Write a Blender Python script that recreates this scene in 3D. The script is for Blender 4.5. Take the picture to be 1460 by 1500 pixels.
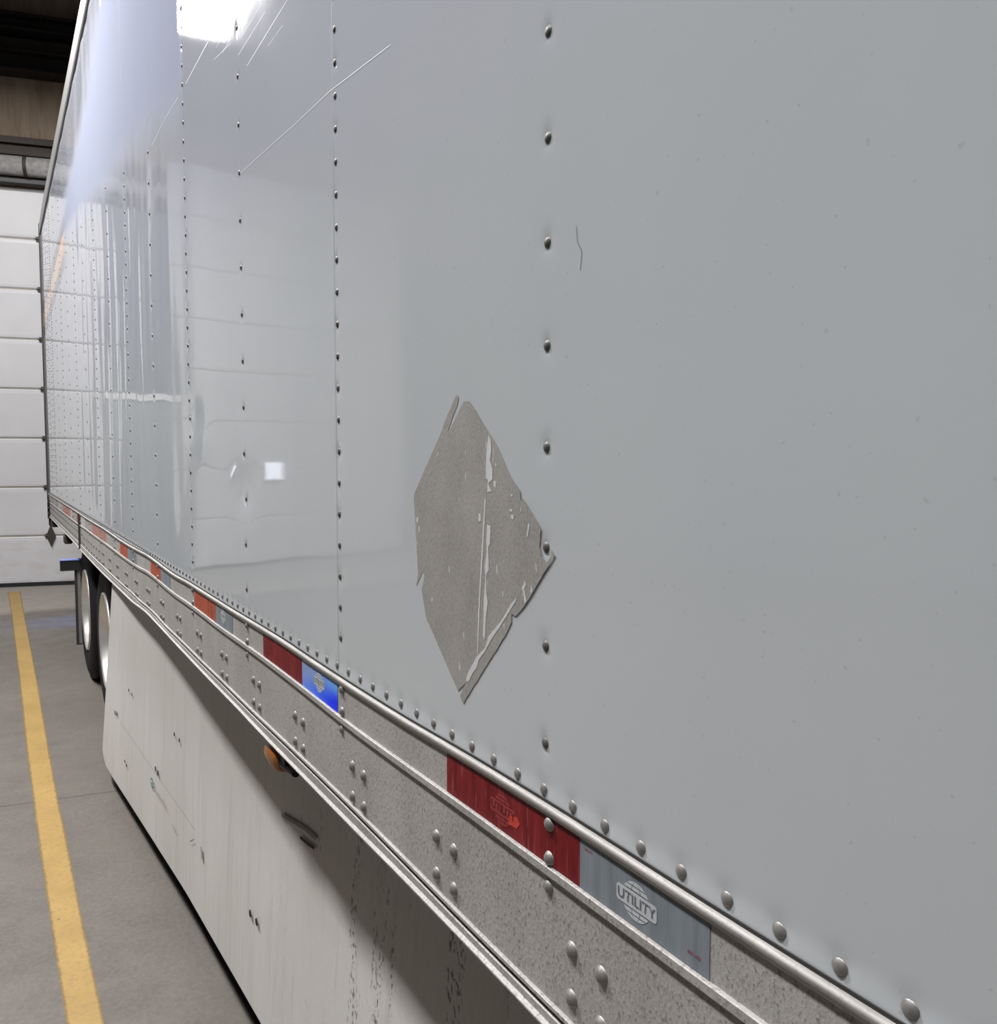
import bpy, bmesh, math, random
import numpy as np
from mathutils import Vector, Matrix
from mathutils.geometry import tessellate_polygon

for o in list(bpy.data.objects):
    bpy.data.objects.remove(o, do_unlink=True)
SC = bpy.context.scene
COL = SC.collection
random.seed(4)

# ------------------------------------------------------------------ camera
# world: X = away from the trailer side (trailer occupies X > 0), Y = towards the rear of the trailer, Z up
YAW, PIT, ROLL, FPX, CD, CH = 0.5391, 0.0627, -0.0008, 1235.19, 0.5063, 1.65
cam = bpy.data.cameras.new('camera'); cam_o = bpy.data.objects.new('camera', cam); COL.objects.link(cam_o)
cam.sensor_fit = 'HORIZONTAL'; cam.sensor_width = 36.0; cam.lens = FPX / 1460 * 36.0
cam.clip_start = 0.02; cam.clip_end = 200
fw = Vector((math.sin(YAW) * math.cos(PIT), math.cos(YAW) * math.cos(PIT), -math.sin(PIT)))
rt = Vector((math.cos(YAW), -math.sin(YAW), 0.0)); dn = fw.cross(rt)
r2 = rt * math.cos(ROLL) + dn * math.sin(ROLL); d2 = -rt * math.sin(ROLL) + dn * math.cos(ROLL)
mw = Matrix((r2, -d2, -fw)).transposed().to_4x4(); mw.translation = Vector((-CD, 0, CH))
cam_o.matrix_world = mw
SC.camera = cam_o

# ------------------------------------------------------------------ world, exposure
w = bpy.data.worlds.new('hall_air'); SC.world = w; w.use_nodes = True
w.node_tree.nodes['Background'].inputs[0].default_value = (0.8, 0.88, 1.0, 1)
w.node_tree.nodes['Background'].inputs[1].default_value = 0.02
SC.view_settings.view_transform = 'Standard'; SC.view_settings.look = 'None'
SC.view_settings.exposure = 0.0; SC.view_settings.gamma = 1.0; SC.view_settings.use_curve_mapping = False
SC.cycles.use_denoising = True
SC.cycles.max_bounces = 8; SC.cycles.diffuse_bounces = 5; SC.cycles.glossy_bounces = 4
SC.cycles.sample_clamp_indirect = 6.0

# ------------------------------------------------------------------ ceiling lamps (light objects; their fixtures follow below)
LAMP_X, LAMP_Z = -1.80, 6.35
LAMPS = [  # x, y, watts
    (LAMP_X + .3, 9.35, 185), (LAMP_X, 5.2, 520), (LAMP_X, 1.0, 235), (LAMP_X, -3.8, 95),
    (5.2, 6.0, 120), (5.2, -2.0, 120)]  # added for room light: unseen lamps on the trailer's far side
for i, (lx, ly, pw) in enumerate(LAMPS):
    L = bpy.data.lights.new('ceiling_lamp_light', 'AREA'); L.shape = 'RECTANGLE'; L.size = 0.44; L.size_y = 1.2
    L.energy = pw; L.color = (1.0, 0.985, 0.985)
    lo = bpy.data.objects.new('ceiling_lamp_light', L); COL.objects.link(lo)
    lo.location = (lx, ly, LAMP_Z - 0.045)

# ------------------------------------------------------------------ helpers
def tag(o, label=None, cat=None, group=None, kind=None):
    if label: o['label'] = label
    if cat: o['category'] = cat
    if group: o['group'] = group
    if kind: o['kind'] = kind
    return o

def empty(name, loc=(0, 0, 0), rz=0):
    o = bpy.data.objects.new(name, None); COL.objects.link(o); o.location = loc; o.rotation_euler = (0, 0, rz)
    o.empty_display_size = 0.1
    return o

def link_mesh(name, me, m, parent=None, loc=None):
    o = bpy.data.objects.new(name, me); COL.objects.link(o)
    if m is not None and len(me.materials) == 0: me.materials.append(m)
    if parent is not None: o.parent = parent
    if loc is not None: o.location = loc
    return o

class MB:
    def __init__(s): s.v = []; s.f = []
    def add(s, vs, fs):
        n = len(s.v); s.v += [tuple(v) for v in vs]; s.f += [tuple(i + n for i in f) for f in fs]; return s
    def box(s, a, b, rot=None):
        x0, y0, z0 = a; x1, y1, z1 = b
        vs = [(x, y, z) for x in (x0, x1) for y in (y0, y1) for z in (z0, z1)]
        s.add(vs, [(0, 1, 3, 2), (4, 6, 7, 5), (0, 4, 5, 1), (2, 3, 7, 6), (0, 2, 6, 4), (1, 5, 7, 3)]); return s
    def prism(s, poly, x0, x1):      # poly of (y, z), extruded along x
        n = len(poly); vs = [(x0, y, z) for y, z in poly] + [(x1, y, z) for y, z in poly]
        fs = [tuple(range(n)), tuple(range(2 * n - 1, n - 1, -1))]
        fs += [(i, i + n, (i + 1) % n + n, (i + 1) % n) for i in range(n)]
        s.add(vs, fs); return s
    def lathe(s, prof, axis='x', seg=32, c=(0, 0, 0)):   # prof of (a, r)
        vs = []; fs = []; n = len(prof)
        for k in range(seg):
            t = 2 * math.pi * k / seg
            for a, r in prof:
                u, v_ = r * math.cos(t), r * math.sin(t)
                p = (a, u, v_) if axis == 'x' else ((u, a, v_) if axis == 'y' else (u, v_, a))
                vs.append((p[0] + c[0], p[1] + c[1], p[2] + c[2]))
        for k in range(seg):
            k2 = (k + 1) % seg
            for j in range(n - 1):
                fs.append((k * n + j, k * n + j + 1, k2 * n + j + 1, k2 * n + j))
        s.add(vs, fs); return s
    def strip(s, pts, wd, x):        # thin ribbon on the trailer side; pts of (y, z)
        for (y0, z0), (y1, z1) in zip(pts[:-1], pts[1:]):
            L = math.hypot(y1 - y0, z1 - z0) or 1; ny, nz = -(z1 - z0) / L * wd / 2, (y1 - y0) / L * wd / 2
            s.add([(x(y0, z0), y0 + ny, z0 + nz), (x(y1, z1), y1 + ny, z1 + nz), (x(y1, z1), y1 - ny, z1 - nz), (x(y0, z0), y0 - ny, z0 - nz)], [(0, 1, 2, 3)])
        return s
    def build(s, name, m, parent=None, smooth=False, bevel=0.0, fix=True, loc=None):
        me = bpy.data.meshes.new(name); me.from_pydata(s.v, [], s.f)
        if fix:
            bm = bmesh.new(); bm.from_mesh(me)
            bmesh.ops.remove_doubles(bm, verts=bm.verts, dist=1e-5)
            bmesh.ops.recalc_face_normals(bm, faces=bm.faces)
            bm.to_mesh(me); bm.free()
        me.update()
        if smooth:
            for p in me.polygons: p.use_smooth = True
        o = link_mesh(name, me, m, parent, loc)
        if bevel:
            b = o.modifiers.new('bevel', 'BEVEL'); b.width = bevel; b.segments = 2; b.limit_method = 'ANGLE'
        return o

# node helper ---------------------------------------------------------------
class NT:
    def __init__(s, name):
        s.m = bpy.data.materials.new(name); s.m.use_nodes = True; s.t = s.m.node_tree
        s.b = s.t.nodes['Principled BSDF']; s.tc = s.n('ShaderNodeTexCoord')
    def n(s, typ, **kw):
        q = s.t.nodes.new(typ)
        for k, v in kw.items(): setattr(q, k, v)
        return q
    def l(s, a, b): s.t.links.new(a, b)
    def put(s, sock, v):
        if isinstance(v, bpy.types.NodeSocket): s.l(v, sock)
        else: sock.default_value = v
    def obj(s): return s.tc.outputs['Object']
    def sep(s, v=None):
        q = s.n('ShaderNodeSeparateXYZ'); s.put(q.inputs[0], v or s.obj()); return q.outputs
    def mp(s, scale=(1, 1, 1), v=None, loc=(0, 0, 0)):
        q = s.n('ShaderNodeMapping'); s.put(q.inputs[0], v or s.obj()); q.inputs['Scale'].default_value = scale
        q.inputs['Location'].default_value = loc; return q.outputs[0]
    def noise(s, scale, v=None, detail=3, rough=.5, dist=0):
        q = s.n('ShaderNodeTexNoise'); s.put(q.inputs['Vector'], v or s.obj()); q.inputs['Scale'].default_value = scale
        q.inputs['Detail'].default_value = detail; q.inputs['Roughness'].default_value = rough
        q.inputs['Distortion'].default_value = dist; return q.outputs[0]
    def math(s, op, a, b=0.0, c=0.0, clamp=False):
        q = s.n('ShaderNodeMath', operation=op, use_clamp=clamp)
        s.put(q.inputs[0], a); s.put(q.inputs[1], b)
        if op in ('MULTIPLY_ADD', 'WRAP', 'SMOOTH_MIN', 'PINGPONG'): s.put(q.inputs[2], c)
        return q.outputs[0]
    def ramp(s, f, stops, interp='LINEAR'):
        q = s.n('ShaderNodeValToRGB'); s.put(q.inputs[0], f); cr = q.color_ramp; cr.interpolation = interp
        while len(cr.elements) < len(stops): cr.elements.new(0.5)
        for e, (p, c) in zip(cr.elements, stops):
            e.position = p; e.color = (c, c, c, 1) if isinstance(c, (int, float)) else (*c, 1)
        return q.outputs[0]
    def rng(s, f, a, b, c=0.0, d=1.0, smooth=False):
        q = s.n('ShaderNodeMapRange'); s.put(q.inputs[0], f)
        q.interpolation_type = 'SMOOTHSTEP' if smooth else 'LINEAR'
        for i, v in enumerate((a, b, c, d)): s.put(q.inputs[i + 1], v)
        return q.outputs[0]
    def mix(s, f, a, b, mode='MIX'):
        q = s.n('ShaderNodeMix', data_type='RGBA', blend_type=mode); s.put(q.inputs[0], f)
        for i, v in ((6, a), (7, b)):
            if isinstance(v, tuple): v = (*v[:3], 1)
            s.put(q.inputs[i], v)
        return q.outputs[2]
    def bump(s, h, dist=.01, st=1.0, prev=None):
        q = s.n('ShaderNodeBump'); s.put(q.inputs['Height'], h); q.inputs['Distance'].default_value = dist
        q.inputs['Strength'].default_value = st
        if prev is not None: s.l(prev, q.inputs['Normal'])
        return q.outputs[0]
    def out(s, col=None, rough=None, metal=None, nrm=None, **kw):
        if col is not None: s.put(s.b.inputs['Base Color'], (*col, 1) if isinstance(col, tuple) else col)
        if rough is not None: s.put(s.b.inputs['Roughness'], rough)
        if metal is not None: s.put(s.b.inputs['Metallic'], metal)
        if nrm is not None: s.l(nrm, s.b.inputs['Normal'])
        for k, v in kw.items(): s.put(s.b.inputs[k], v)
        return s.m

def srgb(r, g, b):
    f = lambda c: (c / 255 / 12.92) if c / 255 <= .04045 else ((c / 255 + .055) / 1.055) ** 2.4
    return (f(r), f(g), f(b))

def simple(name, col, rough=.5, metal=0.0, var=.12, scale=30):
    t = NT(name); n = t.noise(scale, detail=4)
    a = tuple(c * (1 - var) for c in col); b = tuple(min(1, c * (1 + var)) for c in col)
    return t.out(t.mix(n, a, b), rough, metal)

# ------------------------------------------------------------------ shape of the trailer side
D, Y0, PZ = 0.63, 0.747, 0.1072         # post pitch, first post, rivet pitch
Z_BOT = 1.289                            # bottom rivet row
REAR, FRONT = 10.32, -5.75
def sst(x, a, b):
    t = np.clip((x - a) / (b - a), 0, 1); return t * t * (3 - 2 * t)
BR = random.Random(11)
BLOBS = [(BR.uniform(2.8, 6.4), BR.uniform(1.55, 3.2), BR.uniform(.045, .13), BR.uniform(.10, .42), BR.choice((-1, 1)) * BR.uniform(.0006, .0020)) for _ in range(56)]
def bulge(y, z):
    """outward displacement (towards -X) of the sheet, metres"""
    y = np.asarray(y, float); z = np.asarray(z, float)
    h = 0.0015 * (1 - sst(z, 1.274, 1.300))
    fy = (y - Y0) / D
    bay = np.sin(np.pi * fy) ** 2
    low = sst(z, 1.29, 1.54)
    far = sst(y, 2.55, 3.0) * (1 - .75 * sst(y, 5.6, 7.0)) * (1 - .9 * sst(y, 7.5, 9))
    h = h + low * bay * (0.0006 + .0012 * far)
    st = (np.sin(11.3 * y + 1.3 * np.sin(2.1 * z + y)) * .00075 + np.sin(23.7 * y + 2.2 * np.sin(1.7 * z - 2 * y) + 1) * .00042
          + np.sin(38.0 * y + 1.6 * np.sin(3.3 * z + 3 * y) + 2) * .00018)
    h = h + far * low * st * (1.05 + .6 * np.sin(2.9 * z + 1.9 * y))
    h = h + .0004 * np.sin(1.7 * z + .8) * np.sin(1.15 * y + .4) * (1 - far) * low * sst(y, .9, 1.6)
    for cy, cz, sy, sz, a in BLOBS:
        h = h + a * np.exp(-((y - cy) / sy) ** 2 - ((z - cz) / sz) ** 2)
    def blob(cy, cz, sy, sz, a): return a * np.exp(-((y - cy) / sy) ** 2 - ((z - cz) / sz) ** 2)
    h = h - blob(2.03, 1.585, .09, .055, .0038) + blob(2.0, 1.655, .06, .03, .0012)
    h = h - blob(2.57, 1.76, .09, .05, .0030) + blob(2.45, 1.70, .1, .05, .0020)
    h = h - blob(1.34, 2.35, .07, .25, .0006) - blob(1.38, 1.66, .02, .06, .0010)
    h = h - blob(.75, 1.75, .05, .5, .0005)
    return h
def X_side(y, z, lift=0.0): return float(-bulge(y, z)) - lift

# ------------------------------------------------------------------ materials
def mat_sheet():
    t = NT('white_sheet_paint'); x, y, z = t.sep()
    n1 = t.noise(1.3, t.mp((1, 1, .35)), 4, .55); n2 = t.noise(55, detail=3)
    base = t.mix(t.rng(n1, .3, .7), (.485, .520, .545), (.525, .555, .575))
    base = t.mix(t.rng(t.math('ADD', z, t.math('MULTIPLY', n1, .5)), 2.1, 2.7, 0, .8, True), base, (.475, .495, .565))
    # fine dust specks
    sp = t.ramp(t.noise(140, detail=1), [(0.0, 0.0), (.735, 0.0), (.76, 1.0)])
    base = t.mix(t.math('MULTIPLY', sp, .22), base, (.22, .22, .22))
    # soft pale lilac patch left where the lettering has been wiped off
    ed = t.noise(.9, t.mp((1, .6, 1.6)), 3)
    yy = t.math('ADD', y, t.math('MULTIPLY', t.math('SUBTRACT', ed, .5), 1.1))
    a = t.rng(y, 2.60, 2.70, 0, 1, True)
    # lower limit rises towards the rear
    lim = t.rng(yy, 2.7, 7.2, 2.72, 3.30)
    lo = t.rng(t.math('SUBTRACT', t.math('ADD', z, t.math('MULTIPLY', t.math('SUBTRACT', n1, .5), .2)), lim), -.10, .14, 0, 1, True)
    hi = t.rng(yy, 7.0, 7.9, 1, 0, True)
    hi = t.math('MULTIPLY', hi, t.rng(t.math('ADD', z, t.math('MULTIPLY', t.math('SUBTRACT', ed, .5), .5)), t.rng(yy, 4.0, 8.0, 4.1, 3.45), t.rng(yy, 4.0, 8.0, 3.7, 3.15), 0, 1, True))
    msk = t.math('MULTIPLY', t.math('MULTIPLY', a, lo), hi)
    base = t.mix(msk, base, (.285, .308, .385))
    # orange stripe between two grey stripes near the rear
    s = t.math('SUBTRACT', z, t.rng(y, 7.4, 10.0, 3.26, 3.12))     # slanted line
    band = t.math('SUBTRACT', s, 0.0)
    yr = t.rng(y, 7.0, 7.4, 0, 1)
    g = t.math('MULTIPLY', t.math('LESS_THAN', t.math('ABSOLUTE', band), .19), yr)
    o = t.math('MULTIPLY', t.math('LESS_THAN', t.math('ABSOLUTE', band), .075), yr)
    streak = t.rng(t.noise(30, t.mp((1, .4, 3))), .35, .65)
    base = t.mix(t.math('MULTIPLY', g, .8), base, (.13, .135, .155))
    base = t.mix(o, base, t.mix(streak, (.80, .42, .22), (.8, .62, .5)))
    # dimples at every rivet of the posts, and of the bottom row
    fy = t.math('DIVIDE', t.math('SUBTRACT', y, Y0 - D * 20.5), D)
    dy = t.math('MULTIPLY', t.math('SUBTRACT', t.math('FRACT', fy), .5), D)
    fz = t.math('DIVIDE', t.math('SUBTRACT', z, 1.342 - PZ * 10.5), PZ)
    dz = t.math('MULTIPLY', t.math('SUBTRACT', t.math('FRACT', fz), .5), PZ)
    dd = t.math('ADD', t.math('POWER', t.math('DIVIDE', dy, .011), 2), t.math('POWER', t.math('DIVIDE', dz, .013), 2))
    dim = t.math('MULTIPLY', t.math('POWER', 2.718, t.math('MULTIPLY', dd, -1)), -1)
    fb = t.math('DIVIDE', t.math('SUBTRACT', y, .318 - .0538 * 300.5), .0538)
    dyb = t.math('MULTIPLY', t.math('SUBTRACT', t.math('FRACT', fb), .5), .0538)
    db = t.math('ADD', t.math('POWER', t.math('DIVIDE', dyb, .012), 2), t.math('POWER', t.math('DIVIDE', t.math('SUBTRACT', z, Z_BOT), .013), 2))
    dimb = t.math('MULTIPLY', t.math('POWER', 2.718, t.math('MULTIPLY', db, -1)), -1)
    hh = t.math('ADD', dim, t.math('MULTIPLY', dimb, .9))
    # grime round the rivets
    gr = t.math('MULTIPLY', t.rng(hh, -.55, -.95, 0, 1), .55)
    base = t.mix(gr, base, (.30, .285, .28))
    # vertical overlap seam of the sheets on every second post
    b1 = t.bump(hh, .0011)
    b2 = t.bump(n2, .00003, 1.0, b1)
    # skin cannot be perfectly flat between the rivets
    fq = t.noise(7, t.mp((1, 1, .8)), 2)
    b3 = t.bump(fq, .0003, 1.0, b2)
    # the skin bellies outwards high up on the nearest bays
    ex = t.math('ADD', t.math('POWER', t.math('ABSOLUTE', t.math('DIVIDE', t.math('SUBTRACT', y, .85), .85)), 2), t.math('POWER', t.math('ABSOLUTE', t.math('DIVIDE', t.math('SUBTRACT', z, 3.05), .75)), 2))
    b3 = t.bump(t.math('POWER', 2.718, t.math('MULTIPLY', ex, -1)), .020, 1.0, b3)
    rough = t.rng(n1, .3, .7, .03, .06)
    t.out(base, rough, 0.0, b3, **{'IOR': 1.8})
    df = t.n('ShaderNodeBsdfDiffuse'); t.put(df.inputs['Color'], base)      # the wiped patch is matt
    mx = t.n('ShaderNodeMixShader'); t.put(mx.inputs[0], msk); t.l(t.b.outputs[0], mx.inputs[1]); t.l(df.outputs[0], mx.inputs[2])
    t.l(mx.outputs[0], t.t.nodes['Material Output'].inputs['Surface'])
    return t.m
def mat_rail():
    t = NT('weathered_aluminium')
    a = t.noise(9, t.mp((1, 1, .5)), 4); b = t.noise(190, t.mp((1, 1, .45)), 3, .65); c = t.noise(250, t.mp((1, 1, .8)), 2, .6)
    base = t.mix(t.rng(a, .3, .7), (.355, .338, .32), (.44, .423, .405))
    base = t.mix(t.math('MULTIPLY', t.rng(b, .50, .72), .35), base, (.15, .138, .128))
    base = t.mix(t.math('MULTIPLY', t.rng(c, .55, .68), .65), base, (.13, .118, .108))
    base = t.mix(t.math('MULTIPLY', t.rng(t.noise(230, detail=2), .58, .75), .5), base, (.48, .46, .44))
    return t.out(base, t.rng(b, .3, .7, .5, .7), .1, t.bump(t.math('ADD', b, c), .0004))
def mat_bead():
    t = NT('rubbed_aluminium_edge')
    a = t.noise(60, t.mp((1, .15, 1)), 4, .7); c = t.noise(300, detail=2)
    base = t.mix(t.rng(a, .35, .65), (.30, .287, .27), (.43, .415, .392))
    base = t.mix(t.math('MULTIPLY', t.rng(c, .56, .7), .5), base, (.2, .18, .17))
    return t.out(base, .55, .15, t.bump(a, .0004))
def mat_bare():
    t = NT('grey_placard_film')
    x, y, z = t.sep()
    a = t.noise(16, t.mp((1, 1, .6)), 4); b = t.noise(330, t.mp((1, 1, .6)), 3, .7)
    base = t.mix(t.rng(a, .3, .7), (.31, .295, .277), (.385, .368, .348))
    base = t.mix(t.math('MULTIPLY', t.rng(b, .40, .62), .30), base, (.52, .505, .48))
    base = t.mix(t.math('MULTIPLY', t.rng(t.noise(430, detail=2), .55, .75), .4), base, (.12, .11, .10))
    spk = t.ramp(t.noise(75, t.mp((1, 1, .35)), 2), [(0, 0.0), (.69, 0.0), (.71, 1.0)])
    base = t.mix(t.math('MULTIPLY', spk, .8), base, (.60, .62, .62))
    return t.out(base, .5, .2, t.bump(b, .0003))
def mat_skirt():
    t = NT('off_white_skirt_panel'); x, y, z = t.sep()
    a = t.noise(2.2, t.mp((1, 1, .4)), 5, .6); st = t.noise(26, t.mp((1, 1, .05)), 4, .65); f = t.noise(300, detail=2)
    base = t.mix(t.rng(a, .3, .7), (.56, .55, .525), (.64, .63, .61))
    base = t.mix(t.math('MULTIPLY', t.rng(st, .52, .75), .35), base, (.31, .29, .26))
    base = t.mix(t.math('MULTIPLY', t.rng(f, .5, .75), .12), base, (.25, .24, .22))
    # dried drips in the zone below the rail, towards the front
    zone = t.math('MULTIPLY', t.rng(y, 2.2, 1.5, 0, 1), t.rng(z, .25, .6, 0, 1))
    cols = t.rng(t.noise(17, t.mp((1, 1, .03), loc=(0, .37, 0)), 2, .5), .52, .60)
    dots = t.ramp(t.noise(120, t.mp((1, 1, .5)), 2, .6), [(0, 0.0), (.55, 0.0), (.58, 1.0)])
    base = t.mix(t.math('MULTIPLY', t.math('MULTIPLY', zone, t.math('ADD', cols, .06)), t.math('MULTIPLY', dots, .95)), base, (.045, .04, .035))
    base = t.mix(t.math('MULTIPLY', t.rng(z, .55, .8), .30), base, (.34, .30, .255))  # browner towards the rail: mostly its shadow painted in, with some dust
    # long bend crease, its shade line painted into the colour
    ln = t.math('MULTIPLY', t.math('LESS_THAN', t.math('ABSOLUTE', t.math('SUBTRACT', z, .400)), .0022), t.math('MULTIPLY', t.math('GREATER_THAN', y, 2.9), t.math('LESS_THAN', y, 4.3)))
    base = t.mix(t.math('MULTIPLY', ln, .45), base, (.2, .19, .18))
    return t.out(base, .5, 0.0, t.bump(a, .003))
def mat_floor():
    t = NT('worn_concrete'); 
    a = t.noise(.7, detail=6, rough=.6); b = t.noise(5, detail=5, rough=.65); c = t.noise(60, detail=4, rough=.7)
    base = t.mix(t.rng(a, .3, .7), (.090, .079, .067), (.126, .112, .097))
    base = t.mix(t.math('MULTIPLY', t.rng(b, .42, .72), .7), base, (.078, .067, .057))
    base = t.mix(t.math('MULTIPLY', t.rng(c, .40, .7), .30), base, (.22, .195, .17))
    pit = t.ramp(t.noise(22, t.mp((1, 1.6, 1)), 3, .6), [(0, 0.0), (.69, 0.0), (.74, 1.0)])
    base = t.mix(t.math('MULTIPLY', pit, .65), base, (.05, .045, .04))
    x, y, z = t.sep()
    # saw-cut joints, square to the hall
    u = t.math('SUBTRACT', t.math('MULTIPLY', y, .9888), t.math('MULTIPLY', x, -.149))
    wob = t.math('MULTIPLY', t.math('SUBTRACT', t.noise(6, detail=3), .5), .018)
    fj = t.math('FRACT', t.math('DIVIDE', t.math('ADD', t.math('SUBTRACT', u, 4.44 - 2.5 + .0), wob), 5.0))
    j = t.math('LESS_THAN', t.math('ABSOLUTE', t.math('SUBTRACT', fj, .5)), .0011)
    base = t.mix(t.math('MULTIPLY', j, .8), base, (.045, .04, .038))
    # paler strip in front of the door, and a faint bluish band
    base = t.mix(t.rng(t.math('ADD', y, t.math('MULTIPLY', b, .6)), 10.5, 10.8, 0, .55), base, (.36, .32, .28))
    bl = t.math('MULTIPLY', t.rng(t.math('ABSOLUTE', t.math('SUBTRACT', t.math('ADD', y, t.math('MULTIPLY', a, .8)), 9.95)), .45, .2), t.rng(x, -.55, .2, .1, 1))
    base = t.mix(t.math('MULTIPLY', bl, .45), base, (.15, .18, .30))
    return t.out(base, t.rng(b, .3, .7, .45, .7), 0.0, t.bump(t.math('ADD', c, t.math('MULTIPLY', j, -8)), .0012))
def mat_yellow():
    t = NT('worn_yellow_paint')
    a = t.noise(4, detail=5, rough=.6); c = t.noise(45, detail=4, rough=.7)
    base = t.mix(t.rng(a, .3, .7), (.285, .18, .045), (.37, .24, .07))
    base = t.mix(t.math('MULTIPLY', t.rng(c, .48, .66), .65), base, (.24, .15, .06))
    pit = t.ramp(t.noise(30, detail=3), [(0, 0.0), (.70, 0.0), (.74, 1.0)])
    base = t.mix(t.math('MULTIPLY', pit, .7), base, (.09, .07, .05))
    m = t.out(base, .55)
    x, y, z = t.sep()
    uvx = t.n('ShaderNodeUVMap').outputs[0]; ux = t.sep(uvx)[0]
    e = t.math('SUBTRACT', .5, t.math('ABSOLUTE', t.math('SUBTRACT', ux, .5)))
    al = t.rng(t.math('ADD', e, t.math('MULTIPLY', t.math('SUBTRACT', t.noise(35, detail=5, rough=.7), .5), .16)), .02, .14)
    al = t.math('MULTIPLY', al, t.rng(t.noise(14, detail=5, rough=.7), .28, .38, .55, 1))
    t.put(t.b.inputs['Alpha'], al)
    return m
def mat_door():
    t = NT('white_door_panel')
    a = t.noise(1.2, detail=5); b = t.noise(12, t.mp((.3, 1, 1)), 4)
    x, y, z = t.sep()
    base = t.mix(t.rng(a, .3, .7), (.54, .54, .555), (.61, .61, .625))
    base = t.mix(t.math('MULTIPLY', t.rng(z, 1.0, .1), t.math('MULTIPLY', t.rng(b, .45, .7), .45)), base, (.42, .35, .29))
    return t.out(base, .4, 0.0)
def mat_board():
    t = NT('brown_wall_board')
    a = t.noise(3, t.mp((1.5, 1, .3)), 6, .65); b = t.noise(30, t.mp((1, 1, .1)), 4)
    base = t.mix(t.rng(a, .3, .7), (.20, .145, .10), (.34, .27, .20))
    base = t.mix(t.math('MULTIPLY', t.rng(b, .5, .75), .4), base, (.12, .08, .055))
    return t.out(base, .8)
def mat_tape(kind):
    t = NT('reflective_tape_' + kind); x, y, z = t.sep()
    st = t.noise(50, t.mp((1, 1.4, .12)), 4, .6); sc = t.noise(210, t.mp((1, 1, .1)), 2)
    if kind == 'red':
        base = t.mix(t.rng(st, .35, .68), (.125, .006, .010), (.23, .018, .022))
        base = t.mix(t.math('MULTIPLY', t.rng(sc, .60, .75), .5), base, (.42, .14, .13))
    elif kind == 'faded_red':
        base = t.mix(t.rng(st, .35, .65), (.30, .055, .035), (.46, .115, .055))
        base = t.mix(t.math('MULTIPLY', t.rng(sc, .60, .75), .4), base, (.35, .12, .1))
    elif kind == 'dusty_red':
        base = t.mix(t.rng(st, .35, .65), (.36, .17, .14), (.46, .25, .21))
    elif kind == 'white':
        base = t.mix(t.rng(st, .35, .68), (.17, .195, .22), (.24, .27, .30))
    elif kind == 'dusty_white':
        base = t.mix(t.rng(st, .35, .65), (.42, .40, .40), (.55, .53, .53))
    else:   # foil, its blue sheen painted as a colour gradient
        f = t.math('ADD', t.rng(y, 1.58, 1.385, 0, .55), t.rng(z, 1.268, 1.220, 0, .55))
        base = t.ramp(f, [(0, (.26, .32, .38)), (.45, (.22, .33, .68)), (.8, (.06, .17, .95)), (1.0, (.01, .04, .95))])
        # the painted sheen runs lighter blue along the front upper edge
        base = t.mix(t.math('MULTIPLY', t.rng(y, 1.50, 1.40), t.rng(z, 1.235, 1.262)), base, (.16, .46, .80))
    return t.out(base, .5, 0.0, t.bump(sc, .0001), **{'Specular IOR Level': .15})
def mat_rubber():
    t = NT('tyre_rubber'); a = t.noise(8, detail=4)
    return t.out(t.mix(a, (.006, .006, .008), (.012, .012, .014)), .7, 0.0, **{'Specular IOR Level': .2})
def mat_rim():
    t = NT('polished_aluminium_rim'); a = t.noise(10, detail=4)
    return t.out(t.mix(a, (.58, .56, .53), (.74, .73, .71)), .32, .75)
def emis(name, col, st):
    t = NT(name); t.out((.8, .8, .8), .5); t.put(t.b.inputs['Emission Color'], (*col, 1)); t.put(t.b.inputs['Emission Strength'], st); return t.m

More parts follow.
